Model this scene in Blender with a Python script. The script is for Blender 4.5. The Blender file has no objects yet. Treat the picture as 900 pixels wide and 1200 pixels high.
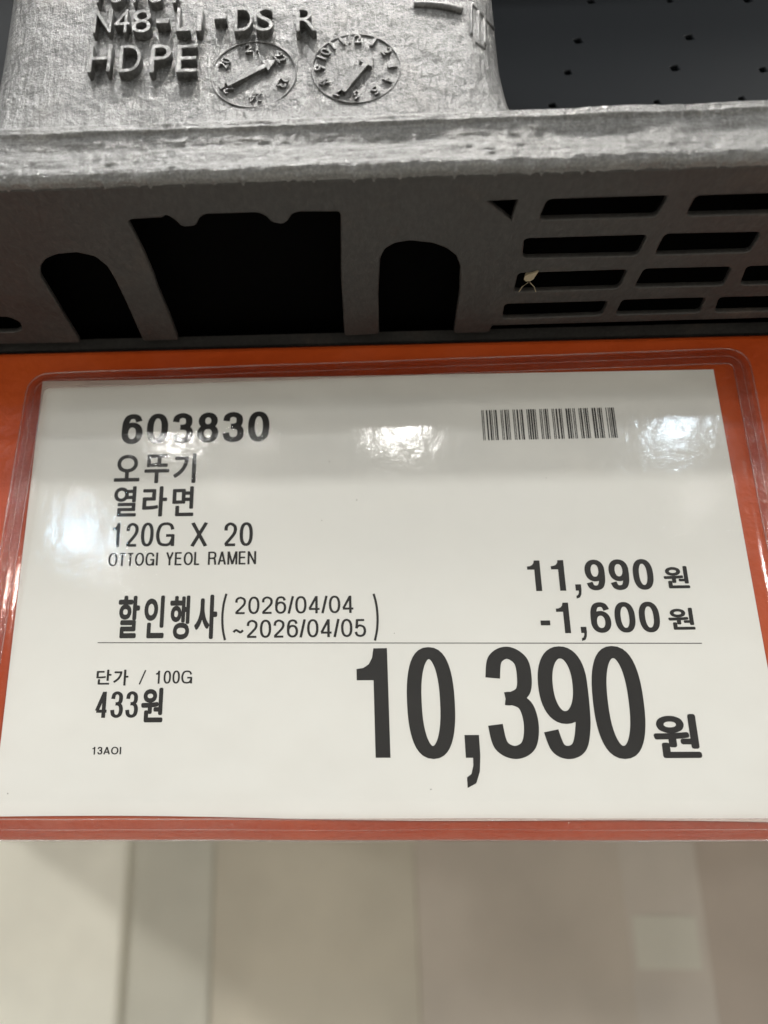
import bpy, bmesh, math, random
from mathutils import Vector, noise, Matrix
from mathutils.geometry import tessellate_polygon
random.seed(7)
C = bpy.context.scene.collection
rad = math.radians

# ------------------------------------------------------------------ camera
FPX, CX, CY = 769.2, 368.5, 666.7          # focal length and principal point, photo pixels (900 x 1200)
YAW, PITCH, ROLL = rad(-2.0078), rad(15.0287), rad(-0.2322)
D = 0.20                                    # camera to the front of the beam
ZC = 1.50                                   # camera height over the floor
fw = Vector((math.sin(YAW)*math.cos(PITCH), math.cos(YAW)*math.cos(PITCH), math.sin(PITCH)))
r0 = Vector((math.cos(YAW), -math.sin(YAW), 0))
u0 = r0.cross(fw)
rt = r0*math.cos(ROLL) + u0*math.sin(ROLL)
up = -r0*math.sin(ROLL) + u0*math.cos(ROLL)
EYE = Vector((0, -D, ZC))
cd = bpy.data.cameras.new('camera')
cam = bpy.data.objects.new('camera', cd); C.objects.link(cam)
cam.matrix_world = Matrix(((rt.x, up.x, -fw.x, EYE.x), (rt.y, up.y, -fw.y, EYE.y), (rt.z, up.z, -fw.z, EYE.z), (0, 0, 0, 1)))
cd.sensor_fit = 'HORIZONTAL'; cd.sensor_width = 36; cd.lens = 36*FPX/900
cd.shift_x = (450-CX)/900; cd.shift_y = (CY-600)/900
cd.clip_start = 0.01; cd.clip_end = 200
cd.dof.use_dof = True; cd.dof.focus_distance = 0.196; cd.dof.aperture_fstop = 9.5
sc = bpy.context.scene
sc.camera = cam
sc.view_settings.view_transform = 'Standard'; sc.view_settings.look = 'None'
sc.view_settings.exposure = 0; sc.view_settings.gamma = 1
sc.cycles.use_denoising = True
sc.cycles.max_bounces = 8; sc.cycles.transparent_max_bounces = 16
sc.cycles.sample_clamp_indirect = 6

# ------------------------------------------------------------------ light: dim store air, high bay lamps
w = bpy.data.worlds.new('World'); sc.world = w; w.use_nodes = True
bgn = w.node_tree.nodes['Background']; bgn.inputs[0].default_value = (1.0, 0.94, 0.90, 1); bgn.inputs[1].default_value = 0.275

def ray(px, py):
    return ((px-CX)/FPX*rt - (py-CY)/FPX*up + fw).normalized()
def on_y(px, py, y):                        # meet of a sight line with a wall y = const
    d = ray(px, py); return EYE + d*((y-EYE.y)/d.y)
def on_z(px, py, z):
    d = ray(px, py); return EYE + d*((z-EYE.z)/d.z)

def lamp(name, loc, target, size, power, col, size_y=None):
    l = bpy.data.lights.new(name, 'AREA'); l.shape = 'ELLIPSE' if size_y else 'DISK'; l.size = size
    if size_y: l.size_y = size_y
    l.energy = power; l.color = col
    o = bpy.data.objects.new(name, l); C.objects.link(o); o.location = loc
    o.rotation_euler = (Vector(target)-Vector(loc)).to_track_quat('-Z', 'Y').to_euler()
    return o
def seen_lamp(px, py, dist, size, power, col, size_y=None):
    # ceiling lamp of the hall behind the viewer whose mirror image stands on the sleeve
    p = on_y(px, py, 0); d = ray(px, py); m = Vector((d.x, -d.y, d.z))
    return lamp('bay_lamp', p+m*dist, p, size, power, col, size_y)
WARM, COOL, BLUE, WHITE = (1, .96, .9), (.72, .87, 1), (.50, .76, 1), (1, .985, .95)
seen_lamp(200, 492, 12, .22, 66, WHITE)
seen_lamp(472, 492, 12, .40, 70, WHITE, .18)
seen_lamp(795, 499, 12, .30, 34, COOL)
seen_lamp(92, 628, 14, .42, 36, BLUE, .3)
for px, py, p in ((818, 588, 3), (258, 562, 3), (92, 590, 4), (128, 655, 4), (300, 515, 3)): seen_lamp(px, py, 13, .12, p, WHITE)  # extra small lamps added for the minor glints on the sleeve
for x, y, z, p, sz in ((-11, -8, 3.1, 190, .5), (12, -8, 3.1, 185, .5), (-10.5, -8, 6.25, 520, .6), (11.5, -8, 6.25, 510, .6), (-3.5, -4, 5.6, 125, 2.2), (6, -4.5, 6.2, 135, 2.2)):
    lamp('bay_lamp', (x, y, ZC+z), (0, 0, ZC), sz, p, WHITE)
lamp('bay_lamp', (-.9, -2.1, ZC+6.0), (0, 0, ZC), .45, 370, WHITE)
lamp('bay_lamp', (1.3, -1.6, ZC+5.6), (0, 0, ZC), .45, 230, WARM)
lamp('fill_lamp', (1.5, 3.0, ZC+3.0), (0, 1.2, ZC-.5), 1.5, 30, WARM)  # fill light added to brighten the boxes behind the beam

# ------------------------------------------------------------------ materials
def mat(name):
    m = bpy.data.materials.new(name); m.use_nodes = True
    nt = m.node_tree; return m, nt, nt.nodes['Principled BSDF']
def N(nt, t, **k):
    n = nt.nodes.new(t)
    for a, b in k.items():
        if a in n.inputs: n.inputs[a].default_value = b
        else: setattr(n, a, b)
    return n
def coords(nt, scale=(1, 1, 1), rot=(0, 0, 0)):
    t = N(nt, 'ShaderNodeTexCoord'); mp = N(nt, 'ShaderNodeMapping')
    mp.inputs['Scale'].default_value = scale; mp.inputs['Rotation'].default_value = rot
    nt.links.new(t.outputs['Object'], mp.inputs['Vector']); return mp.outputs[0]
def ramp(nt, src, stops):
    r = N(nt, 'ShaderNodeValToRGB'); e = r.color_ramp.elements
    while len(e) < len(stops): e.new(.5)
    for el, (p, c) in zip(e, stops):
        el.position = p; el.color = (*c, 1) if isinstance(c, tuple) else (c, c, c, 1)
    nt.links.new(src, r.inputs[0]); return r.outputs[0]
def bump(nt, src, dist, strength=1, prev=None):
    b = N(nt, 'ShaderNodeBump'); b.inputs['Distance'].default_value = dist; b.inputs['Strength'].default_value = strength
    nt.links.new(src, b.inputs['Height'])
    if prev: nt.links.new(prev, b.inputs['Normal'])
    return b.outputs[0]
def plain(name, col, rough=.6, spec=.5):
    m, nt, b = mat(name); b.inputs['Base Color'].default_value = (*col, 1); b.inputs['Roughness'].default_value = rough
    b.inputs['Specular IOR Level'].default_value = spec; return m

def pallet_mat(name, streak, base, dirt=(.115, .10, .088), rough=(.3, .55), bd=.0006, speck=True):
    m, nt, b = mat(name)
    big = N(nt, 'ShaderNodeTexNoise', Scale=38, Detail=6, Roughness=.6)
    nt.links.new(coords(nt), big.inputs['Vector'])
    fib = N(nt, 'ShaderNodeTexNoise', Scale=900, Detail=5, Roughness=.7)
    nt.links.new(coords(nt, *streak), fib.inputs['Vector'])
    gr = N(nt, 'ShaderNodeTexNoise', Scale=1500, Detail=3, Roughness=.7)
    nt.links.new(coords(nt), gr.inputs['Vector'])
    vor = N(nt, 'ShaderNodeTexVoronoi', Scale=420)
    nt.links.new(coords(nt, (1, 1, .6)), vor.inputs['Vector'])
    c1 = ramp(nt, big.outputs[0], [(.3, base), (.55, tuple(min(1, x*1.25) for x in base)), (.75, dirt)])
    c2 = ramp(nt, fib.outputs[0], [(.36, .7), (.5, 1.0), (.64, 1.5)])
    mx = N(nt, 'ShaderNodeMix', data_type='RGBA', blend_type='MULTIPLY'); mx.inputs[0].default_value = .8
    nt.links.new(c1, mx.inputs[6]); nt.links.new(c2, mx.inputs[7])
    m3 = N(nt, 'ShaderNodeMix', data_type='RGBA', blend_type='MULTIPLY'); m3.inputs[0].default_value = 1
    nt.links.new(mx.outputs[2], m3.inputs[6]); nt.links.new(ramp(nt, gr.outputs[0], [(.38, .7), (.52, 1.0), (.64, 1.6)]), m3.inputs[7])
    nt.links.new(m3.outputs[2] if speck else mx.outputs[2], b.inputs['Base Color'])
    nt.links.new(ramp(nt, big.outputs[0], [(.3, rough[0]), (.7, rough[1])]), b.inputs['Roughness'])
    n = bump(nt, fib.outputs[0], bd*1.3)
    n = bump(nt, gr.outputs[0], bd*.45, 1, n)
    n = bump(nt, big.outputs[0], bd*6, 1, n)
    n = bump(nt, vor.outputs[0], bd*.7, .8, n)
    if speck: b.inputs['Specular IOR Level'].default_value = .8
    nt.links.new(n, b.inputs['Normal'])
    return m
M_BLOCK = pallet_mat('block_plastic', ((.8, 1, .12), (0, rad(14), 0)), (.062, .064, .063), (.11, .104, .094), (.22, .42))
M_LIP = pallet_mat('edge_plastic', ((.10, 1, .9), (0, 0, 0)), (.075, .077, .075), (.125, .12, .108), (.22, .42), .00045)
M_UNDER = pallet_mat('deck_plastic_shaded', ((1, .5, 1), (0, 0, rad(20))), (.017, .0165, .0155), (.042, .033, .027), (.5, .75), .00015, False)  # pallet plastic with the shade under the deck put into its colour
M_PANEL = plain('inner_plastic_shaded', (.012, .0145, .0175), .55, .2)  # pallet plastic darkened in colour for the dim inside of the opening
M_SHADE = plain('hollow_shade', (.002, .002, .002), .9, .0)  # shade of the hollow deck painted as a near-black colour
M_LETTER = pallet_mat('letter_plastic_shaded', ((1, 1, .3), (0, rad(14), 0)), (.048, .049, .048), (.08, .078, .072), (.3, .45), .0003)  # coloured darker than the block to deepen the shaded letter sides

def beam_mat():
    m, nt, b = mat('orange_paint')
    n1 = N(nt, 'ShaderNodeTexNoise', Scale=25, Detail=5); nt.links.new(coords(nt), n1.inputs['Vector'])
    nt.links.new(ramp(nt, n1.outputs[0], [(.35, (.47, .064, .010)), (.7, (.56, .092, .018))]), b.inputs['Base Color'])
    n2 = N(nt, 'ShaderNodeTexNoise', Scale=220, Detail=4); nt.links.new(coords(nt), n2.inputs['Vector'])
    nt.links.new(bump(nt, n2.outputs[0], .0004), b.inputs['Normal'])
    b.inputs['Roughness'].default_value = .33
    return m
M_BEAM = beam_mat()

def paper_mat():
    m, nt, b = mat('card_paper')
    n1 = N(nt, 'ShaderNodeTexNoise', Scale=14, Detail=4); nt.links.new(coords(nt), n1.inputs['Vector'])
    nt.links.new(ramp(nt, n1.outputs[0], [(.3, (.765, .76, .735)), (.7, (.80, .792, .765))]), b.inputs['Base Color'])
    n2 = N(nt, 'ShaderNodeTexNoise', Scale=30, Detail=2); nt.links.new(coords(nt), n2.inputs['Vector'])
    nt.links.new(bump(nt, n2.outputs[0], .0030), b.inputs['Normal'])
    b.inputs['Roughness'].default_value = .8; b.inputs['Specular IOR Level'].default_value = .2
    return m
M_PAPER = paper_mat()
M_INK = plain('black_ink', (.017, .0165, .016), .6, .2)

def film_mat(name, haze, rough, b1, b2, tint=(.97, .975, .965)):
    m = bpy.data.materials.new(name); m.use_nodes = True; nt = m.node_tree
    out = nt.nodes['Material Output']; nt.nodes.remove(nt.nodes['Principled BSDF'])
    tr = N(nt, 'ShaderNodeBsdfTransparent'); tr.inputs[0].default_value = (*tint, 1)
    df = N(nt, 'ShaderNodeBsdfDiffuse'); df.inputs[0].default_value = (.86, .86, .84, 1)
    gl = N(nt, 'ShaderNodeBsdfGlossy'); gl.inputs[0].default_value = (1, 1, 1, 1); gl.inputs['Roughness'].default_value = rough
    # Schlick reflectance of a thin two-sided sheet, the same from either side
    ge = N(nt, 'ShaderNodeNewGeometry'); dp = N(nt, 'ShaderNodeVectorMath', operation='DOT_PRODUCT')
    nt.links.new(ge.outputs['Normal'], dp.inputs[0]); nt.links.new(ge.outputs['Incoming'], dp.inputs[1])
    ab = N(nt, 'ShaderNodeMath', operation='ABSOLUTE'); nt.links.new(dp.outputs['Value'], ab.inputs[0])
    iv = N(nt, 'ShaderNodeMath', operation='SUBTRACT'); iv.inputs[0].default_value = 1; nt.links.new(ab.outputs[0], iv.inputs[1])
    pw5 = N(nt, 'ShaderNodeMath', operation='POWER'); nt.links.new(iv.outputs[0], pw5.inputs[0]); pw5.inputs[1].default_value = 5
    fr = N(nt, 'ShaderNodeMath', operation='MULTIPLY_ADD'); nt.links.new(pw5.outputs[0], fr.inputs[0]); fr.inputs[1].default_value = .93; fr.inputs[2].default_value = .048
    n1 = N(nt, 'ShaderNodeTexNoise', Scale=22, Detail=2); nt.links.new(coords(nt, (.7, 1, 1.3)), n1.inputs['Vector'])
    n2 = N(nt, 'ShaderNodeTexNoise', Scale=520, Detail=4, Roughness=.65); nt.links.new(coords(nt), n2.inputs['Vector'])
    bn = bump(nt, n1.outputs[0], b1); bn = bump(nt, n2.outputs[0], b2, 1, bn)
    n4 = N(nt, 'ShaderNodeTexNoise', Scale=230, Detail=1); nt.links.new(coords(nt, (1, 1, .7), (0, .6, 0)), n4.inputs['Vector'])
    bn = bump(nt, n4.outputs[0], b2*2, 1, bn)
    nt.links.new(bn, gl.inputs['Normal'])
    # smudges: worn patches of the sleeve scatter a little more
    n3 = N(nt, 'ShaderNodeTexNoise', Scale=17, Detail=7, Roughness=.6); nt.links.new(coords(nt, (.6, 1, 1.5), (0, .5, 0)), n3.inputs['Vector'])
    hz = ramp(nt, n3.outputs[0], [(.38, haze*.3), (.55, haze), (.75, haze*4)])
    m1 = N(nt, 'ShaderNodeMixShader'); nt.links.new(hz, m1.inputs[0]); nt.links.new(tr.outputs[0], m1.inputs[1]); nt.links.new(df.outputs[0], m1.inputs[2])
    m2 = N(nt, 'ShaderNodeMixShader'); nt.links.new(fr.outputs[0], m2.inputs[0]); nt.links.new(m1.outputs[0], m2.inputs[1]); nt.links.new(gl.outputs[0], m2.inputs[2])
    nt.links.new(m2.outputs[0], out.inputs[0])
    return m
M_FILM = film_mat('clear_film', .010, .088, .00024, .000033)
M_RIM = film_mat('clear_rim', .010, .10, .002, .0005, (.80, .70, .67))
M_BEAD = film_mat('clear_bead', .05, .12, .004, .0005, (.9, .88, .87))

# ------------------------------------------------------------------ builders
def thing(name, label, cat, loc=(0, 0, 0), group=None):
    o = bpy.data.objects.new(name, None); C.objects.link(o); o.location = loc
    o.empty_display_size = .02
    o['label'] = label; o['category'] = cat
    if group: o['group'] = group
    return o
def link(name, me, m, parent=None):
    me.materials.clear(); me.materials.append(m)
    o = bpy.data.objects.new(name, me); C.objects.link(o)
    if parent:
        o.parent = parent
        bpy.context.view_layer.update()
        o.matrix_parent_inverse = parent.matrix_world.inverted()
    return o
def mesh(name, vs, fs, m, parent=None, smooth=False):
    me = bpy.data.meshes.new(name); me.from_pydata([tuple(v) for v in vs], [], fs); me.update()
    if smooth:
        for p in me.polygons: p.use_smooth = True
    return link(name, me, m, parent)
def box(name, lo, hi, m, parent=None, bev=0, seg=2):
    bm = bmesh.new(); bmesh.ops.create_cube(bm, size=1)
    lo, hi = Vector(lo), Vector(hi)
    for v in bm.verts: v.co = Vector(((lo[i]+hi[i])/2 + v.co[i]*(hi[i]-lo[i]) for i in range(3)))
    if bev: bmesh.ops.bevel(bm, geom=bm.edges[:], offset=bev, segments=seg, affect='EDGES', profile=.5)
    me = bpy.data.meshes.new(name); bm.to_mesh(me); bm.free()
    return link(name, me, m, parent)
def tube(pts, r, sides=6, closed=False):
    vs, fs = [], []
    n = len(pts)
    for i, p in enumerate(pts):
        a = pts[(i-1) % n] if closed or i else pts[i]; b = pts[(i+1) % n] if closed or i < n-1 else pts[i]
        t = (b-a).normalized(); x = t.orthogonal().normalized() if abs(t.y) > .9 else t.cross(Vector((0, 1, 0))).normalized()
        y = t.cross(x)
        for k in range(sides):
            q = 2*math.pi*k/sides; vs.append(p + x*math.cos(q)*r + y*math.sin(q)*r)
    for i in range(n if closed else n-1):
        j = (i+1) % n
        for k in range(sides):
            l = (k+1) % sides; fs.append((i*sides+k, i*sides+l, j*sides+l, j*sides+k))
    if not closed:
        fs.append(tuple(range(sides))[::-1]); fs.append(tuple((n-1)*sides+k for k in range(sides)))
    return vs, fs
def curve_mesh(splines, extrude, bevel, name):
    """2D closed outlines (holes included) -> solid plate in local x,y, thickness along local z"""
    cu = bpy.data.curves.new(name, 'CURVE'); cu.dimensions = '2D'; cu.fill_mode = 'BOTH'
    cu.extrude = extrude; cu.bevel_depth = bevel; cu.bevel_resolution = 1
    for s in splines:
        sp = cu.splines.new('POLY'); sp.points.add(len(s)-1)
        for p, (x, y) in zip(sp.points, s): p.co = (x, y, 0, 1)
        sp.use_cyclic_u = True
    o = bpy.data.objects.new(name, cu); C.objects.link(o); bpy.context.view_layer.update()
    me = bpy.data.meshes.new_from_object(o); bpy.data.objects.remove(o); bpy.data.curves.remove(cu)
    me.name = name
    return me
def round_poly(pts, r, n=4):
    out = []; L = len(pts)
    for i in range(L):
        a, b, c = Vector(pts[i-1]), Vector(pts[i]), Vector(pts[(i+1) % L])
        ra = min(r, (a-b).length*.45, (c-b).length*.45)
        p, q = b+(a-b).normalized()*ra, b+(c-b).normalized()*ra
        for k in range(n+1):
            t = k/n; out.append(tuple((1-t)**2*p + 2*t*(1-t)*b + t*t*q))
    return out

# ------------------------------------------------------------------ rack beam
ZT = on_y(450, 397.5, 0).z                  # top of the beam = underside of the pallet
ZB = on_y(450, 986, 0).z
beam = thing('rack_beam', 'orange painted steel rack beam under the black pallet, carrying the price card', 'shelf beam', (0, .025, ZB))
box('beam_profile', (-1.05, 0, ZB), (1.9, .05, ZT-.0012), M_BEAM, beam, .0022, 3)

# ------------------------------------------------------------------ pallet
pal = thing('plastic_pallet', 'worn black HDPE plastic pallet resting on the orange beam', 'pallet', (0, .2, ZT))
YL = on_z(450, 199, ZT).y                   # front of the bottom deck edge
TH = .0018                                   # deck plate thickness
def uz(px, py): v = on_z(px, py, ZT); return (v.x, v.y)
def hole(pts, r=.0012, j=0): return round_poly([uz(p[0]+random.uniform(-j, j), p[1]+random.uniform(-j, j)*.6) for p in pts], r)
holes = [
 hole([(-60, 368), (10, 371), (24, 377), (28, 386), (20, 390), (-60, 392)], .001),
 hole([(566, 235), (609, 233), (600, 261)], .0006)]
rows = [((231, 258), [(640, 785, 630, 769), (815, 975, 801, 955), (1000, 1160, 980, 1130)]),
        ((276, 302), [(612, 762, 610, 748), (777, 895, 766, 880), (912, 1040, 896, 1020)]),
        ((316, 340), [(605, 738, 600, 727), (753, 860, 742, 850), (875, 990, 866, 975)]),
        ((352, 371), [(590, 714, 587, 706), (727, 830, 719, 821), (843, 940, 835, 930)])]
for (y0, y1), sl in rows:
    for a, b, c, d in sl:
        s = lambda x: -(x-700)*.028
        holes.append(hole([(a, y0+s(a)), (b, y0+s(b)), (d, y1+s(d)), (c, y1+s(c))], .0020, 1.2))
# rear rim of the overhang, right to left: the big window and the two arched cut-outs run open into the gap over the beam
rim = [(1250, 362), (576, 381), (572, 389), (533, 390),
       (540, 342), (541, 312), (536, 299), (524, 290), (508, 284), (480, 281), (462, 284), (450, 291), (444, 303), (442, 345), (443, 391),
       (405, 393), (401, 322), (401, 252), (398, 247), (350, 247), (341, 250), (337, 257), (331, 262), (320, 260), (312, 252), (302, 248), (240, 250), (233, 254), (228, 264), (214, 265), (206, 257), (198, 252), (193, 251), (190, 254), (153, 256), (148, 259), (168, 298), (180, 326), (183, 336), (196, 366), (208, 398),
       (169, 399), (150, 356), (136, 327), (127, 312), (112, 300), (90, 295), (66, 297), (52, 303), (46, 312), (46, 324), (62, 350), (80, 380), (93, 401),
       (-120, 405)]
rim = [uz(*p) for p in rim]
xr_, xl_ = 1.9, -1.05
out_ = [(xl_, YL+.003), (xr_, YL+.003), (xr_, rim[0][1])] + round_poly(rim, .0009)[3:-3] + [(xl_, rim[-1][1])]
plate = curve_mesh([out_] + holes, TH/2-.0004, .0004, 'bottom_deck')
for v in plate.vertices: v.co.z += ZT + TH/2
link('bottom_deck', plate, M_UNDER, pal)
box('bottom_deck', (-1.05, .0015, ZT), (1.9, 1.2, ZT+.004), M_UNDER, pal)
# near-black sheet that stands in for the shade inside the hollow deck
box('shade_sheet', (-1.05, YL+.006, ZT+.0125), (1.9, 1.2, ZT+.0165), M_SHADE, pal)

# bottom deck edge: a thick battered bar with a torn burr along its lower side
ZL = on_y(450, 146, YL+.004).z
NX, NZ = 900, 46
vs, fs = [], []
def lipy(x, t):                             # t: 0 bottom .. 1 top
    f = 0.0
    f += .0042*max(0, (t-.88)/.12)**2       # rolls back under the block
    f += .0012*max(0, (.10-t)/.10)**2
    f += -.0009*math.exp(-((t-.77)/.035)**2) - .0007*math.exp(-((t-.94)/.03)**2) + .0006*math.exp(-((t-.50)/.10)**2) - .0004*math.exp(-((t-.12)/.06)**2)
    f += noise.noise(Vector((x*60, 0, t*3)))*.0004 + noise.noise(Vector((x*320, 5, t*14)))*.00022
    d = noise.noise(Vector((x*420, 9, t*26)))
    if d > .45: f += (d-.45)*.0013
    return f
xs = [-.32 + .64*i/NX for i in range(NX+1)]
for x in xs:
    burr = .0008*max(0, noise.noise(Vector((x*260, 2, 0)))) + .0022*max(0, noise.noise(Vector((x*800, 7, 0)))-.12)
    for j in range(NZ+1):
        t = j/NZ
        z = ZT + (ZL-ZT)*t - burr*max(0, 1-t*6)
        vs.append((x, YL + lipy(x, t), z))
    vs.append((x, YL+.008, ZL+.0002)); vs.append((x, YL+.0065, ZT+.0022)); vs.append((x, YL+.0045, ZT+.0008-burr*.3))
M_ = NZ+4
for i in range(NX):
    for j in range(M_):
        k = (j+1) % M_
        fs.append((i*M_+j, (i+1)*M_+j, (i+1)*M_+k, i*M_+k))
lip = mesh('deck_edge', vs, fs, M_LIP, pal, True)

# corner block: rounded column flaring into the edge
YB = YL + .0042
def bx(px, py): return on_y(px, py, YB)
XLb, XRb = bx(-14, 20).x, bx(598, 60).x
zt = bx(300, -90).z
levels = 60; vs, fs = [], []
zf = ZL - .0040
for i in range(levels+1):
    z = zf + (zt-zf)*(i/levels)**1.15
    h = z - zf
    e = math.exp(-h/.0062)*.0115 + .12*max(0, .030-h)*.55   # flare
    fy = math.exp(-h/.003)*.0036
    xl, xr = XLb - e*1.5, XRb + e
    R = .013; yb0 = YB - fy
    path = [(xl, YB+.07)]
    for k in range(13):
        a = k/12*math.pi/2; path.append((xl+R*1.5*(1-math.cos(a)), yb0+R*(1-math.sin(a))))
    for k in range(1, 40):
        path.append((xl+R*1.5+(xr-R-xl-R*1.5)*k/40, yb0))
    for k in range(13):
        a = math.pi/2*(1-k/12); path.append((xr-R*(1-math.cos(a)), yb0+R*(1-math.sin(a))))
    path.append((xr, YB+.07))
    for (x, y) in path:
        vs.append((x, y+noise.noise(Vector((x*90, y*90, z*60)))*.00035, z))
P_ = len(path)
for i in range(levels):
    for k in range(P_-1):
        fs.append((i*P_+k, i*P_+k+1, (i+1)*P_+k+1, (i+1)*P_+k))
blk = mesh('corner_block', vs, fs, M_BLOCK, pal, True)

# deep inner web seen through the fork opening, with its moulded pits
YP = YL + .055
ph = []
for (px, py, rr_) in [(677, 50, 9), (665, 87, 8), (807, 46, 9), (790, 82, 9), (692, 4, 8), (875, 2, 9), (784, 3, 7), (769, 122, 7), (647, 126, 8), (868, 118, 7), (910, 45, 9), (893, 84, 8)]:
    c = on_y(px, py, YP); r = rr_/FPX*.19
    ph.append([(c.x + r*math.cos(a*math.pi/4+.3)*(1.15 if a % 2 else .8), c.z + r*.8*math.sin(a*math.pi/4+.3)*(1.1 if a % 2 else .85)) for a in range(8)])
pan = curve_mesh([[(XRb-.03, ZT+.017), (.42, ZT+.017), (.42, ZT+.168), (XRb-.03, ZT+.168)]] + ph, .0004, .0003, 'inner_web')
for v in pan.vertices:
    x, z, y = v.co; v.co = (x, YP+y, z)
link('inner_web', pan, M_PANEL, pal)
box('inner_web', (XRb-.028, YP+.0012, ZT+.02), (.42, YP+.009, ZT+.168), M_PANEL, pal)
box('inner_web', (-.5, YP-.02, ZT+.035), (XLb-.002, YP-.016, ZT+.168), M_PANEL, pal)
box('top_deck', (-1.05, YL, ZT+.17), (1.9, 1.2, ZT+.185), M_LIP, pal, .002)
box('corner_block', (.42, YL+.004, ZT+.03), (.60, YL+.08, ZT+.1695), M_BLOCK, pal, .01)
box('corner_block', (-.62, YL+.004, ZT+.03), (-.44, YL+.08, ZT+.1695), M_BLOCK, pal, .01)

# raised lettering on the block
def glyph_mesh(ch, name, offset=0.0, extrude=0.0, bevel=0.0):
    cu = bpy.data.curves.new(name, 'FONT'); cu.body = ch; cu.size = 1; cu.offset = offset
    cu.extrude = extrude; cu.bevel_depth = bevel; cu.resolution_u = 6
    o = bpy.data.objects.new(name, cu); C.objects.link(o); bpy.context.view_layer.update()
    me = bpy.data.meshes.new_from_object(o); bpy.data.objects.remove(o); bpy.data.curves.remove(cu)
    return me
def fit(me, x0, x1, z0, z1, fn):
    a = [v.co.x for v in me.vertices]; b = [v.co.y for v in me.vertices]
    ax, bx_, ay, by = min(a), max(a), min(b), max(b)
    sx = (x1-x0)/(bx_-ax) if x0 is not None and bx_ > ax else 1; sz = (z1-z0)/(by-ay)
    for v in me.vertices:
        v.co = fn(x0+(v.co.x-ax)*sx, z0+(v.co.y-ay)*sz, v.co.z)
DEPTH = .0022
def raised(ch, px0, px1, py_top, py_bot, depth=DEPTH, off=-.012, parent=blk):
    YF = YB - depth
    a, b = on_y((px0+px1)/2, py_top, YF), on_y((px0+px1)/2, py_bot, YF)
    x0, x1 = on_y(px0, (py_top+py_bot)/2, YF).x, on_y(px1, (py_top+py_bot)/2, YF).x
    me = glyph_mesh(ch, 'raised_letter', off, .02, .01)
    zs = [v.co.z for v in me.vertices]; hi = max(zs)
    fit(me, x0, x1, b.z, a.z, lambda x, z, y: (x, YF + (hi-y)/(2*hi)*(depth+.0008), z))
    me.flip_normals()
    return link('raised_letter', me, M_LETTER, parent)
for ch, a, b in (('H', 104, 130), ('D', 140, 165), ('P', 176, 200), ('E', 207, 231)): raised(ch, a, b, 52, 84)
for ch, a, b in (('N', 110, 131), ('4', 134, 152), ('8', 155, 177), ('L', 207, 223), ('1', 230, 237), ('D', 275, 296), ('S', 300, 320), ('R', 347, 371)): raised(ch, a, b, 8 if a > 200 else 11, 38 if a < 200 else 36)
for a, b, y in ((183, 198, 24), (251, 265, 19)): raised('-', a, b, y-3, y+3)
for ch, a, b in (('T', 108, 124), ('U', 128, 146), ('Y', 150, 167), ('G', 171, 190), ('I', 203, 207)): raised(ch, a, b, -27, 3)

# two date dials
def dial(cx, cy, rpx, nums, r_num, start, arrow, tip=True):
    YF = YB - .0003
    c = on_y(cx, cy, YF); R = rpx/FPX*(c-EYE).dot(fw)
    ring = [c + Vector((math.cos(a)*R, 0, math.sin(a)*R)) for a in [2*math.pi*k/48 for k in range(48)]]
    vs, fs = tube([p+Vector((0, .00022, 0)) for p in ring],   .00026, 6, True)
    dl = mesh('dial_ring', vs, fs, M_LETTER, blk, True)
    for k, s in enumerate(nums):
        a = math.pi/2 - (start + k)*2*math.pi/len(nums)
        me = glyph_mesh(s, 'dial_numeral', 0, .02, .0)
        h = R*.24; wd = h*(.62*len(s))
        if s in ('1',): wd = h*.3
        ca = a - math.pi/2
        m0 = c + Vector((math.cos(a), 0, math.sin(a)))*R*r_num
        def fn(x, z, y):
            X = x*math.cos(ca) - z*math.sin(ca); Z = x*math.sin(ca) + z*math.cos(ca)
            return (m0.x+X, YB - .0007 + (.02-y)/.04*.0012, m0.z+Z)
        fit(me, -wd/2, wd/2, -h/2, h/2, fn); me.flip_normals()
        link('dial_numeral', me, M_LETTER, blk)
    (ax, ay), (bx_, by) = arrow
    YA = YB - .0011
    p, q = on_y(ax, ay, YA), on_y(bx_, by, YA); d = (q-p).normalized(); n = Vector((-d.z, 0, d.x))
    L = (q-p).length; wv = R*.055; hw = R*.17; hl = R*.30
    o2 = [p-n*wv, q-d*hl-n*wv, q-d*hl-n*hw, q, q-d*hl+n*hw, q-d*hl+n*wv, p+n*wv]
    k = len(o2)
    vv = [v for v in o2] + [v+Vector((0, .0016, 0)) for v in o2]
    ff = [tuple(range(k))] + [(i, (i+1) % k, (i+1) % k+k, i+k) for i in range(k)]
    mesh('dial_arrow', vv, ff, M_LETTER, blk)
dial(297, 86, 50, ['21', '22', '23', '24', '25', '20'], .76, -.08, ((266, 99), (323, 70)))
dial(417, 79, 52, ['12', '1', '2', '3', '4', '5', '6', '7', '8', '9', '10', '11'], .82, 0, ((402, 106), (437, 64)))
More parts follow.
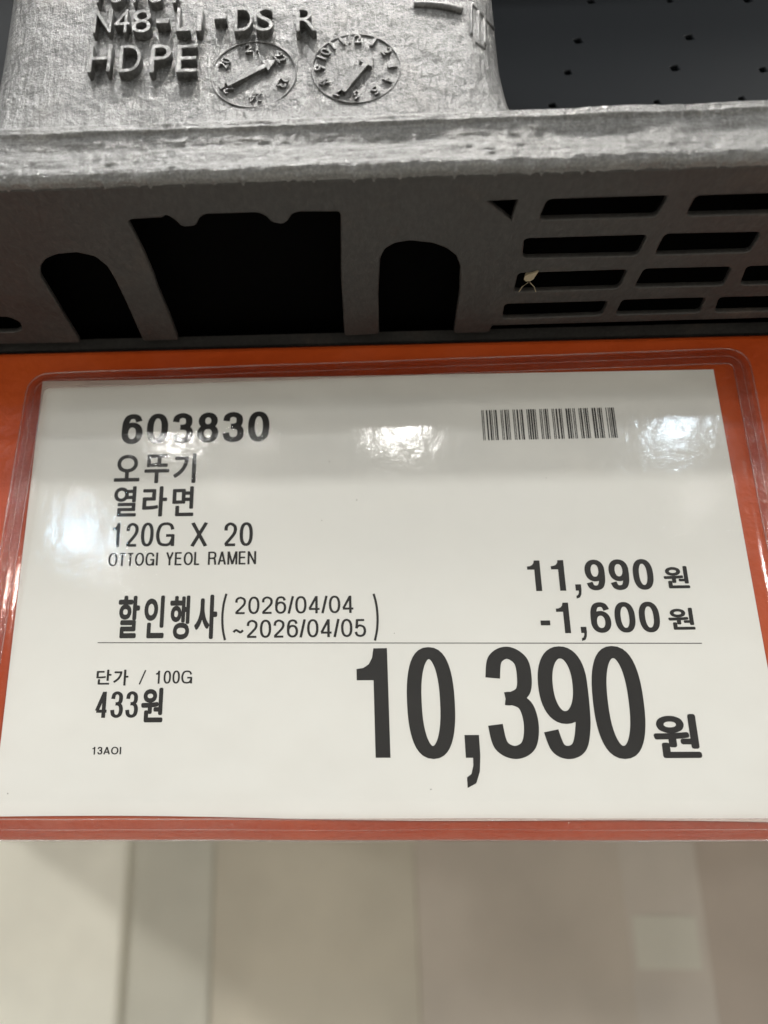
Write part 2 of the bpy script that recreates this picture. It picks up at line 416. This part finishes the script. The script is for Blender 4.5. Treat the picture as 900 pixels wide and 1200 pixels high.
# scar and cooling ribs on the rounded corner
def sliver(pts, dy, name):
    ps = [on_y(x, y, YB-dy) for x, y in pts]; k = len(ps)
    vv = ps + [p+Vector((0, .0025, 0)) for p in ps]
    return mesh(name, vv, [tuple(range(k))] + [(i, (i+1) % k, (i+1) % k+k, i+k) for i in range(k)], M_LETTER, blk)
def corner_y(x):
    R = .013; xc = XRb-R
    return YB if x < xc else YB + R - math.sqrt(max(0, R*R-(min(x, XRb)-xc)**2))
for pts in (((552, 5), (552, 42)), ((560, 14), (561, 52)), ((567, 20), (568, 54)), ((552, 4), (578, 34)), ((557, 50), (568, 58))):
    q = []
    for k in range(9):
        t = k/8; px, py = pts[0][0]+(pts[1][0]-pts[0][0])*t, pts[0][1]+(pts[1][1]-pts[0][1])*t
        y = YB
        for _ in range(6):
            v = on_y(px, py, y); y = corner_y(v.x)
        q.append(on_y(px, py, y))
    vs, fs = tube(q, .00055, 6); mesh('moulded_rib', vs, fs, M_LETTER, blk, True)
q = [on_y(485+57*t, 6+7*t-3*math.sin(t*3.1), YB-.0002) for t in [k/10 for k in range(11)]]
vs, fs = tube(q, .0009, 6); mesh('moulded_rib', vs, fs, M_LETTER, blk, True)

# dried husk caught in a slot
hk = thing('dry_husk', 'tiny tan dried husk with two thin legs caught in a pallet slot', 'husk', on_z(622, 325, ZT-.0003))
hp = [on_z(621+(x-621)*.8, 325+(y-325)*.8, ZT-.0006) for x, y in ((612, 328), (614, 323), (619, 321), (626, 319), (634, 316), (630, 322), (626, 328), (621, 331), (615, 331))]
vv = hp + [p*.85 + (hp[0]+hp[4])*.075 + Vector((0, 0, .0011)) for p in hp]; k = len(hp)
mesh('husk_shell', vv, [tuple(range(k)), tuple(range(k, 2*k))[::-1]] + [(i, (i+1) % k, (i+1) % k+k, i+k) for i in range(k)], plain('husk', (.23, .195, .13), .6), hk)
for pts in (((619, 331), (612, 336), (608, 342)), ((621, 331), (626, 336), (628, 342))):
    vs, fs = tube([on_z(x, y, ZT-.0008) for x, y in pts], .00014, 5); mesh('husk_leg', vs, fs, bpy.data.materials['husk'], hk)

# ------------------------------------------------------------------ price card
YPAP = -.0006
PTL, PTR, PBR, PBL = [on_y(x, y, YPAP) for x, y in ((50, 447), (836, 433), (933, 965.3), (-9.5, 957))]
card = thing('price_card', 'white printed price card reading 10,390 in a clear sleeve on the orange beam', 'price card', ((PTL.x+PTR.x)/2, YPAP, PBL.z))
n = 24; vs, fs = [], []
for side, y in ((0, YPAP), (1, YPAP+.00025)):
    for i in range(n+1):
        for j in range(n+1):
            a, b = i/n, j/n
            p = (PTL*(1-a)+PTR*a)*(1-b) + (PBL*(1-a)+PBR*a)*b
            if b == 1: p = p + Vector((0, 0, .0004*math.sin(a*9)+.0003*math.sin(a*3)))
            vs.append((p.x, y, p.z))
for i in range(n):
    for j in range(n):
        q = (i*(n+1)+j, (i+1)*(n+1)+j, (i+1)*(n+1)+j+1, i*(n+1)+j+1)
        fs.append(q[::-1])
        o = (n+1)**2; fs.append(tuple(k+o for k in q))
paper = mesh('paper', vs, fs, M_PAPER, card)

for px, py, rr_ in ((386, 541, .00016), (418, 586, .0002), (377, 610, .00016), (640, 560, .00014), (462, 742, .00014), (9, 930, .0002), (505, 925, .00016)):
    c = on_y(px, py, YPAP-.00005)
    mesh('paper_speck', [c+Vector((math.cos(a*1.05)*rr_*random.uniform(.6, 1.3), 0, math.sin(a*1.05)*rr_)) for a in range(6)], [tuple(range(6))], plain('speck', (.12, .11, .1), .8), paper)
# ---- print: strokes drawn with an elliptical pen, cap height 1
def spl(pts, n=7, closed=False):
    out = []; L = len(pts)
    rng = range(L) if closed else range(L-1)
    g = lambda i: Vector(pts[i % L]) if closed else Vector(pts[max(0, min(L-1, i))])
    for i in rng:
        p0, p1, p2, p3 = g(i-1), g(i), g(i+1), g(i+2)
        for k in range(n):
            t = k/n
            out.append(.5*((2*p1)+(p2-p0)*t+(2*p0-5*p1+4*p2-p3)*t*t+(3*p1-p0-3*p2+p3)*t**3))
    if not closed: out.append(Vector(pts[-1]))
    return out
def sup(cx, cy, rx, ry, e=2.0, a0=0, a1=360, n=44):
    o = []
    for k in range(n+1 if a1-a0 < 360 else n):
        a = rad(a0+(a1-a0)*k/n); c, s = math.cos(a), math.sin(a)
        o.append(Vector((cx+rx*math.copysign(abs(c)**(2/e), c), cy+ry*math.copysign(abs(s)**(2/e), s))))
    return o
S = 'S'; Cl = 'C'; Pg = 'P'                  # open stroke, closed stroke, filled polygon (box units)
nine = [(Cl, sup(.5, .67, .49, .33, 2.2)), (S, spl([(.99, .67), (.99, .48), (.95, .25), (.80, .06), (.50, 0), (.20, .045), (.05, .21)]))]
GL = {
 '0': (.556, [(Cl, sup(.5, .5, .5, .5, 2.35))]),
 '1': (.556, [(Pg, [(0.0, .70), (0.0, .805), (.22, .815), (.40, .85), (.51, .91), (.56, 1), (1, 1), (1, 0), (.54, 0), (.54, .70)])]),
 '2': (.556, [(S, spl([(.02, .68), (.10, .90), (.48, 1.0), (.88, .90), (.98, .72), (.86, .52), (.45, .27), (.14, .10), (.04, .0)])), (S, [(-.04, 0), (1.0, 0)])]),
 '3': (.556, [(S, spl([(.02, .74), (.12, .93), (.48, 1.0), (.84, .92), (.92, .76), (.84, .60), (.50, .53), (.34, .53)])), (S, spl([(.34, .53), (.52, .53), (.88, .46), (1.0, .27), (.88, .07), (.50, 0), (.12, .07), (0, .27)]))]),
 '4': (.556, [(S, [(.74, -.06), (.74, 1.05)]), (S, [(.72, 1.02), (-.04, .24)]), (S, [(-.1, .22), (1.08, .22)])]),
 '5': (.556, [(S, [(.12, .98), (.95, .98)]), (S, [(.16, 1.03), (.07, .46)]), (S, spl([(.04, .47), (.22, .60), (.52, .64), (.88, .54), (1.0, .32), (.88, .09), (.50, 0), (.12, .07), (0, .25)]))]),
 '8': (.556, [(Cl, sup(.5, .765, .43, .235, 2.1)), (Cl, sup(.5, .27, .5, .27, 2.1))]),
 '9': (.556, nine),
 '6': (.556, [(t, [Vector((1-p.x, 1-p.y)) for p in q]) for t, q in nine]),
 'G': (.778, [(S, spl([(.97, .72), (.84, .93), (.52, 1.0), (.16, .90), (0, .5), (.14, .10), (.50, 0), (.82, .06), (.99, .30), (.99, .44)])), (S, [(.55, .44), (1.06, .44)]), (S, [(1.0, .48), (1.0, -.06)])]),
 'X': (.667, [(S, [(.0, -.06), (1.0, 1.06)]), (S, [(0, 1.06), (1.0, -.06)])]),
 'A': (.722, [(S, [(0, -.06), (.5, 1.06)]), (S, [(1, -.06), (.5, 1.06)]), (S, [(.18, .27), (.82, .27)])]),
 'O': (.778, [(Cl, sup(.5, .5, .5, .5, 2.15))]),
 'I': (.278, [(S, [(.5, -.06), (.5, 1.06)])]),
 'T': (.611, [(S, [(-.05, 1), (1.05, 1)]), (S, [(.5, 1), (.5, -.06)])]),
 'E': (.667, [(S, [(0, -.06), (0, 1.06)]), (S, [(0, 1), (1, 1)]), (S, [(0, .53), (.93, .53)]), (S, [(0, 0), (1.03, 0)])]),
 'L': (.556, [(S, [(0, -.06), (0, 1.06)]), (S, [(0, 0), (1, 0)])]),
 'Y': (.667, [(S, [(0, 1.06), (.5, .42)]), (S, [(1, 1.06), (.5, .42)]), (S, [(.5, .48), (.5, -.06)])]),
 'N': (.722, [(S, [(0, -.06), (0, 1.06)]), (S, [(1, -.06), (1, 1.06)]), (S, [(0, 1.03), (1, -.03)])]),
 'M': (.833, [(S, [(0, -.06), (0, 1.06)]), (S, [(1, -.06), (1, 1.06)]), (S, [(.03, 1.06), (.5, -.03)]), (S, [(.97, 1.06), (.5, -.03)])]),
 'R': (.722, [(S, [(0, -.06), (0, 1.06)]), (S, spl([(0, 1), (.6, 1), (.9, .93), (.97, .75), (.9, .58), (.6, .50), (0, .50)])), (S, spl([(.6, .5), (.86, .43), (.93, .2), (1.0, -.06)], 5))]),
 '/': (.278, [(S, [(-.45, -.06), (1.45, 1.06)])]),
 '-': (.333, [(Pg, [(0.05, .26), (.95, .26), (.95, .42), (.05, .42)])]),
 '~': (.584, [(S, spl([(0, .30), (.25, .43), (.5, .36), (.75, .29), (1.0, .42)]))]),
 ',': (.278, [(Pg, [(.12, .20), (.88, .20), (.88, .02), (.80, -.12), (.58, -.22), (.12, -.26), (.12, -.17), (.36, -.14), (.48, -.07), (.5, .0), (.12, .0)])]),
 ' ': (.278, []),
}
GL['('] = (.333, [(S, spl([(1, 1.05), (.35, .8), (.1, .5), (.35, .2), (1, -.05)]))])
GL[')'] = (.333, [(S, spl([(0, 1.05), (.65, .8), (.9, .5), (.65, .2), (0, -.05)]))])

class Print:
    def __init__(s): s.v = []; s.f = []; s.lift = 0
    def pt(s, x, z): s.v.append((x, YPAP - .00006 - s.lift, z)); return len(s.v)-1
    def poly(s, pts):
        s.lift += 4e-7
        ids = [s.pt(x, z) for x, z in pts]
        for t in tessellate_polygon([[Vector((x, z, 0)) for x, z in pts]]): s.f.append(tuple(ids[i] for i in t))
    def stroke(s, pts, wx, wz, closed):
        s.lift += 4e-7
        n = len(pts); L, Rr = [], []
        for i in range(n):
            a = pts[i-1] if closed or i else pts[0]; b = pts[(i+1) % n] if closed or i < n-1 else pts[-1]
            # normal measured in pen space
            t = Vector(((b[0]-a[0])/max(wx, 1e-9), (b[1]-a[1])/max(wz, 1e-9))); t.normalize()
            nx, nz = -t.y*wx/2, t.x*wz/2
            L.append(s.pt(pts[i][0]+nx, pts[i][1]+nz)); Rr.append(s.pt(pts[i][0]-nx, pts[i][1]-nz))
        for i in range(n if closed else n-1):
            j = (i+1) % n; s.f.append((L[i], L[j], Rr[j], Rr[i]))
    def glyph(s, ch, x0, x1, z0, z1, wx, wz):
        for kind, pts in GL[ch][1]:
            if kind == Pg: s.poly([(x0+(x1-x0)*p[0], z0+(z1-z0)*p[1]) for p in pts])
            else:
                q = [(x0+wx/2+(x1-x0-wx)*p[0], z0+wz/2+(z1-z0-wz)*p[1]) for p in pts]
                s.stroke(q, wx, wz, kind == Cl)
    def build(s, name='print_line'):
        # one merged run of ink, faces turned to the reader
        me = bpy.data.meshes.new(name); me.from_pydata(s.v, [], s.f); me.update()
        return link(name, me, M_INK, paper)
def pw(px, py): return on_y(px, py, YPAP)
def line(text, xa, xb, base_a, base_b, top, wt, thin=None, build=True, P=None):
    """text between photo columns xa..xb, baseline rows base_a..base_b; wt = stem width over cap height"""
    a, b = pw(xa, base_a), pw(xb, base_b); z0 = (a.z+b.z)/2; H = pw(xa, top).z-a.z
    adv = [GL[c][0] if c != ' ' else .48 for c in text]; bear = .045
    tot = sum(adv) - 2*bear
    k = (b.x-a.x)/tot; x = a.x - bear*k
    P = P or Print(); wx = wt*H; wz = (thin or wt*.86)*H
    for c, ad in zip(text, adv):
        l = x+bear*k; r = x+(ad-bear)*k
        if c == '1': l += .06*k; r -= .15*k
        if c == '1': r = l + max((r-l), wx*2.15)
        if c == ',' : l = x + ad*k/2 - wx*.62; r = x + ad*k/2 + wx*.62
        if c == 'I': l, r = x+ad*k/2-wx/2, x+ad*k/2+wx/2
        P.glyph(c, l, r, z0, z0+H, wx, wz); x += ad*k
    if build: P.build()
    return P
line('603830', 141.5, 315.5, 519.7, 518.4, 484.7, .20, .165)
line('120G', 129, 204, 640.8, 640.5, 612.8, .135, .115)
line('X', 222.7, 243, 640.3, 640.3, 612.5, .15, .12)
line('20', 262, 296, 640, 640, 612.2, .135, .115)
line('OTTOGI YEOL RAMEN', 126.5, 300, 662.7, 662.3, 647.3, .145, .12)
line('2026/04/04', 275, 414.8, 719.2, 719, 698.8, .135, .115)
line('~2026/04/05', 272, 429.2, 747.2, 747, 726, .135, .115)
line('(', 258, 265, 749, 749, 697, .05, .05); line(')', 438, 445, 749.5, 749.5, 697, .05, .05)
line('/', 164, 169, 802, 802, 785.5, .1, .1); line('100G', 181, 225, 801.3, 801, 786, .145, .12)
line('433', 111, 161, 841, 841.5, 810, .15, .115)
line('13AOI', 107, 142, 884, 884.3, 875, .19, .15)
line('11,990', 617, 768, 692.3, 691.5, 656.5, .19, .155)
line('-1,600', 634, 775.5, 741.7, 741.5, 706, .19, .155)
P = Print()
H0 = pw(480, 759.5).z - pw(480, 888).z
for ch, a, b in (('1', 418.6, 455.5), ('0', 477, 533), ('3', 570, 629), ('9', 632, 691), ('0', 695, 754.5)):
    pa, pb = pw(a, 824), pw(b, 824); zb = pw((a+b)/2, 888 if ch == '1' else 889.5).z
    P.glyph(ch, pa.x, pb.x, zb, zb+H0*(1 if ch == '1' else 1.02), H0*.135, H0*.115)
pa, pb = pw(543, 885), pw(565.5, 885); zb = pw(555, 888).z
P.glyph(',', pa.x, pb.x, zb, zb+H0, 1, 1); P.build()

def hangul(ch, x0, x1, y0, y1, off, name='print_syllable'):
    # a regular face made bold: the outline is laid down nine times round a small pen
    me = glyph_mesh(ch, name, 0)
    A, B = pw((x0+x1)/2, y1), pw((x0+x1)/2, y0); xa, xb = pw(x0, (y0+y1)/2).x, pw(x1, (y0+y1)/2).x
    px_, pz_ = off*(B.z-A.z)*1.15, off*(B.z-A.z)
    px_ = min(px_, (xb-xa)*.045)
    fit(me, xa+px_, xb-px_, A.z+pz_, B.z-pz_, lambda x, z, y: (x, YPAP-.00006, z))
    vs, fs = [], []
    for k in range(9):
        dx, dz = (0, 0) if k == 8 else (math.cos(k*math.pi/4)*px_, math.sin(k*math.pi/4)*pz_)
        o = len(vs)
        vs += [(v.co.x+dx, v.co.y-k*5e-7, v.co.z+dz) for v in me.vertices]
        fs += [tuple(i+o for i in p.vertices) for p in me.polygons]
    return mesh(name, vs, fs, M_INK, paper)
for ch, a, b, c, d, o in (
  ('오', 134.5, 164.3, 533, 564.5, .022), ('뚜', 169.5, 198.6, 532.5, 566.3, .022), ('기', 203.3, 229.7, 531.4, 566.3, .022),
  ('열', 133.3, 160.3, 570, 605.5, .020), ('라', 167, 195.8, 570, 605.5, .022), ('면', 202, 227.3, 570, 605, .022),
  ('할', 138, 163.5, 698, 748, .026), ('인', 168.8, 193, 698, 748, .026), ('행', 198.8, 222.3, 698, 749.5, .024), ('사', 228, 254.5, 697, 749, .026),
  ('단', 113, 130.5, 784.8, 802.3, .022), ('가', 133, 150.5, 784.8, 803.5, .022),
  ('원', 165.5, 191.3, 806, 846.5, .034),
  ('원', 777.5, 807, 663.5, 689.5, .030), ('원', 783, 813.3, 712.4, 738, .030), ('원', 765.8, 819.3, 836.8, 888.3, .034)):
    hangul(ch, a, b, c, d, o)
P = Print(); a, b = pw(114.5, 753.6), pw(822.5, 754.3); t = .00022
P.poly([(a.x, a.z), (b.x, b.z), (b.x, b.z+t), (a.x, a.z+t)]); P.build('ruled_line')
P = Print(); a, b = pw(565, 496), pw(722.5, 496); zt_, zb_ = pw(640, 479.3).z, pw(640, 514.7).z
rb = random.Random(11); mods = []; 
for g in range(10):
    if g == 0: mods += [(1, 1), (1, 3)]
    for q in range(5): mods.append((rb.choice((1, 1, 2, 2)), rb.choice((1, 1, 1, 2))))
    mods[-1] = (mods[-1][0], 5)
tot = sum(m+s for m, s in mods) - 4; x = a.x; k = (b.x-a.x)/tot
for m_, s_ in mods:
    P.poly([(x, zb_), (x+m_*k, zb_), (x+m_*k, zt_), (x, zt_)]); x += (m_+s_)*k
P.build('barcode')

# ------------------------------------------------------------------ clear sleeve
slv = thing('card_sleeve', 'glossy clear plastic sleeve with rounded corners over the white price card', 'plastic sleeve', (0, -.001, ZB))
STL, STR, SBR, SBL = [on_y(x, y, -.001) for x, y in ((36, 440.5), (873, 410.5), (985, 985.5), (-52, 984.5))]
def srow(v, inset=0.0):
    Lp, Rp = STL.lerp(SBL, v), STR.lerp(SBR, v); H = (STL-SBL).length; rc = .0075
    d = v*H; e = 0
    if d < rc: e = rc - math.sqrt(rc*rc-(rc-d)**2)
    d2 = (1-v)*H
    if d2 < .004: e = max(e, .004-math.sqrt(.004**2-(.004-d2)**2))
    return Lp+Vector((e, 0, 0)), Rp-Vector((e, 0, 0))
NU, NV = 150, 100
vsI = []; 
def rimd(u, v):
    Wd, H = (STR-STL).length, (STL-SBL).length
    return min(u*Wd, (1-u)*Wd, v*H, (1-v)*H)
for j in range(NV+1):
    v = j/NV; v = v if 0 < j < NV else (0.0004 if j == 0 else .9996)
    l, r_ = srow(v)
    for i in range(NU+1):
        u = i/NU; p = l.lerp(r_, u); d = rimd(u, v)
        k = min(1, d/.010); k = k*k*(3-2*k)
        wv = .00075 + noise.noise(Vector((p.x*16, 1, p.z*20)))*.00012 + noise.noise(Vector((p.x*45, 4, p.z*38)))*.00003
        vsI.append((p.x, -.00035 - k*(.0012+wv), p.z))
ff, fr_ = [], []
for j in range(NV):
    for i in range(NU):
        q = (j*(NU+1)+i, (j+1)*(NU+1)+i, (j+1)*(NU+1)+i+1, j*(NU+1)+i+1)
        d = rimd((i+.5)/NU, (j+.5)/NV)
        (fr_ if d < .0105 and False else ff).append(q)
mesh('front_film', vsI, ff, M_FILM, slv, True)
# welded rim, a flat band round the edge, and two thin beads
def loop(inset, y):
    pts = []
    H = (STL-SBL).length
    a, b, c, d = (STL+Vector((inset, 0, -inset)), STR+Vector((-inset, 0, -inset)), SBR+Vector((-inset, 0, inset)), SBL+Vector((inset, 0, inset)))
    base = round_poly([(a.x, a.z), (b.x, b.z), (c.x, c.z), (d.x, d.z)], max(.002, .0085-inset), 8)
    out = []
    for i, p in enumerate(base):
        q = base[(i+1) % len(base)]; m_ = max(1, int(math.dist(p, q)/.004))
        for k in range(m_):
            t = k/m_; x, z = p[0]+(q[0]-p[0])*t, p[1]+(q[1]-p[1])*t
            out.append(Vector((x, y+noise.noise(Vector((x*60, 3, z*60)))*.0001, z+noise.noise(Vector((x*35, 8, z*35)))*.0003)))
    return out
A, B = loop(.0004, -.0003), loop(.0004, -.0003)
def band(i0, i1, y0, y1, name, m):
    # straight-sided ring between two insets sampled with equal counts
    def rp(inset, y):
        a, b, c, d = (STL+Vector((inset, 0, -inset)), STR+Vector((-inset, 0, -inset)), SBR+Vector((-inset, 0, inset)), SBL+Vector((inset, 0, inset)))
        co = [(a.x, a.z), (b.x, b.z), (c.x, c.z), (d.x, d.z)]; r = max(.0015, .0080-inset)
        pts = []
        for i in range(4):
            pa, pb, pc = Vector(co[i-1]), Vector(co[i]), Vector(co[(i+1) % 4])
            p, q = pb+(pa-pb).normalized()*r, pb+(pc-pb).normalized()*r
            for k in range(9):
                t = k/8; w_ = (1-t)**2*p+2*t*(1-t)*pb+t*t*q; pts.append(w_)
            q2 = pc+(pb-pc).normalized()*r
            for k in range(1, 60): pts.append(q.lerp(q2, k/60))
        return [(p.x, y, p.y) for p in pts]
    o, i_ = rp(i0, y0), rp(i1, y1); n_ = len(o)
    return mesh(name, o+i_, [(k, k+n_, (k+1) % n_+n_, (k+1) % n_) for k in range(n_)], m, slv, True)
band(-.0002, .0060, -.0022, -.0024, 'welded_rim', M_RIM)
for ins, r_ in ((.0002, .00028), (.0058, .00018), (.0030, .00010)):
    vs, fs = tube(loop(ins, -.0026), r_, 6, True); mesh('weld_bead', vs, fs, M_BEAD, slv, True)

# ------------------------------------------------------------------ what shows below the beam: floor, and made-up boxes coloured like blurred floor reflections
def floor_mat():
    m, nt, b = mat('sealed_concrete')
    n1 = N(nt, 'ShaderNodeTexNoise', Scale=3, Detail=6); nt.links.new(coords(nt), n1.inputs['Vector'])
    nt.links.new(ramp(nt, n1.outputs[0], [(.3, (.44, .42, .38)), (.7, (.52, .50, .45))]), b.inputs['Base Color'])
    b.inputs['Roughness'].default_value = .3; return m
fl = mesh('floor', [(-12, -14, 0), (12, -14, 0), (12, 12, 0), (-12, 12, 0)], [(0, 1, 2, 3)], floor_mat()); fl['kind'] = 'structure'
def backdrop(x0p, x1p, y, z0, z1, dep, col, label, bev=.03):
    x0, x1 = on_y(x0p, 1090, y).x, on_y(x1p, 1090, y).x
    m, nt, b = mat('backdrop_tone')
    n1 = N(nt, 'ShaderNodeTexNoise', Scale=4, Detail=3); nt.links.new(coords(nt), n1.inputs['Vector'])
    nt.links.new(ramp(nt, n1.outputs[0], [(.3, tuple(c*.86 for c in col)), (.7, tuple(min(1, c*1.08) for c in col))]), b.inputs['Base Color'])
    b.inputs['Roughness'].default_value = .55
    t = thing('backdrop_box', label, 'backdrop', ((x0+x1)/2, y+dep/2, z0), 'made-up boxes coloured like blurred floor reflections behind the beam')
    box('backdrop_side', (x0, y, z0), (x1, y+dep, z1), m, t, bev, 4)
    return t
Z0, Z1 = .0, ZC+.12
backdrop(-420, 145, 1.06, Z0, Z1, .5, (.93, .92, .81), 'made-up cream box for a pale floor reflection at far left below the beam', .012)
backdrop(120, 250, 1.075, Z0, Z1, .4, (.645, .635, .545), 'narrow grey green carton made up for a floor reflection right of the cream box', .012)
backdrop(215, 490, 1.082, Z0, Z1, .4, (.62, .58, .475), 'made-up wide taupe box for a floor reflection behind the lower left of centre', .004)
backdrop(440, 765, 1.086, Z0, Z1, .4, (.62, .56, .48), 'made-up dull brown grey box for a floor reflection behind the lower right of centre', .003)
c4 = backdrop(735, 828, 1.085, Z0, Z1, .4, (.64, .59, .52), 'narrow carton made up for a floor reflection, with a pale patch at lower right', .003)
backdrop(800, 1300, 1.088, Z0, Z1, .4, (.54, .47, .40), 'made-up brown box for a floor reflection at far right below the beam', .003)
p, q = on_y(748, 1136, 1.084), on_y(814, 1073, 1.086)
box('pale_patch', (p.x, 1.0842, p.z), (q.x, 1.0865, q.z), plain('pale_reflection', (.71, .70, .61), .6), c4)  # pale patch painted in for the bright floor reflection
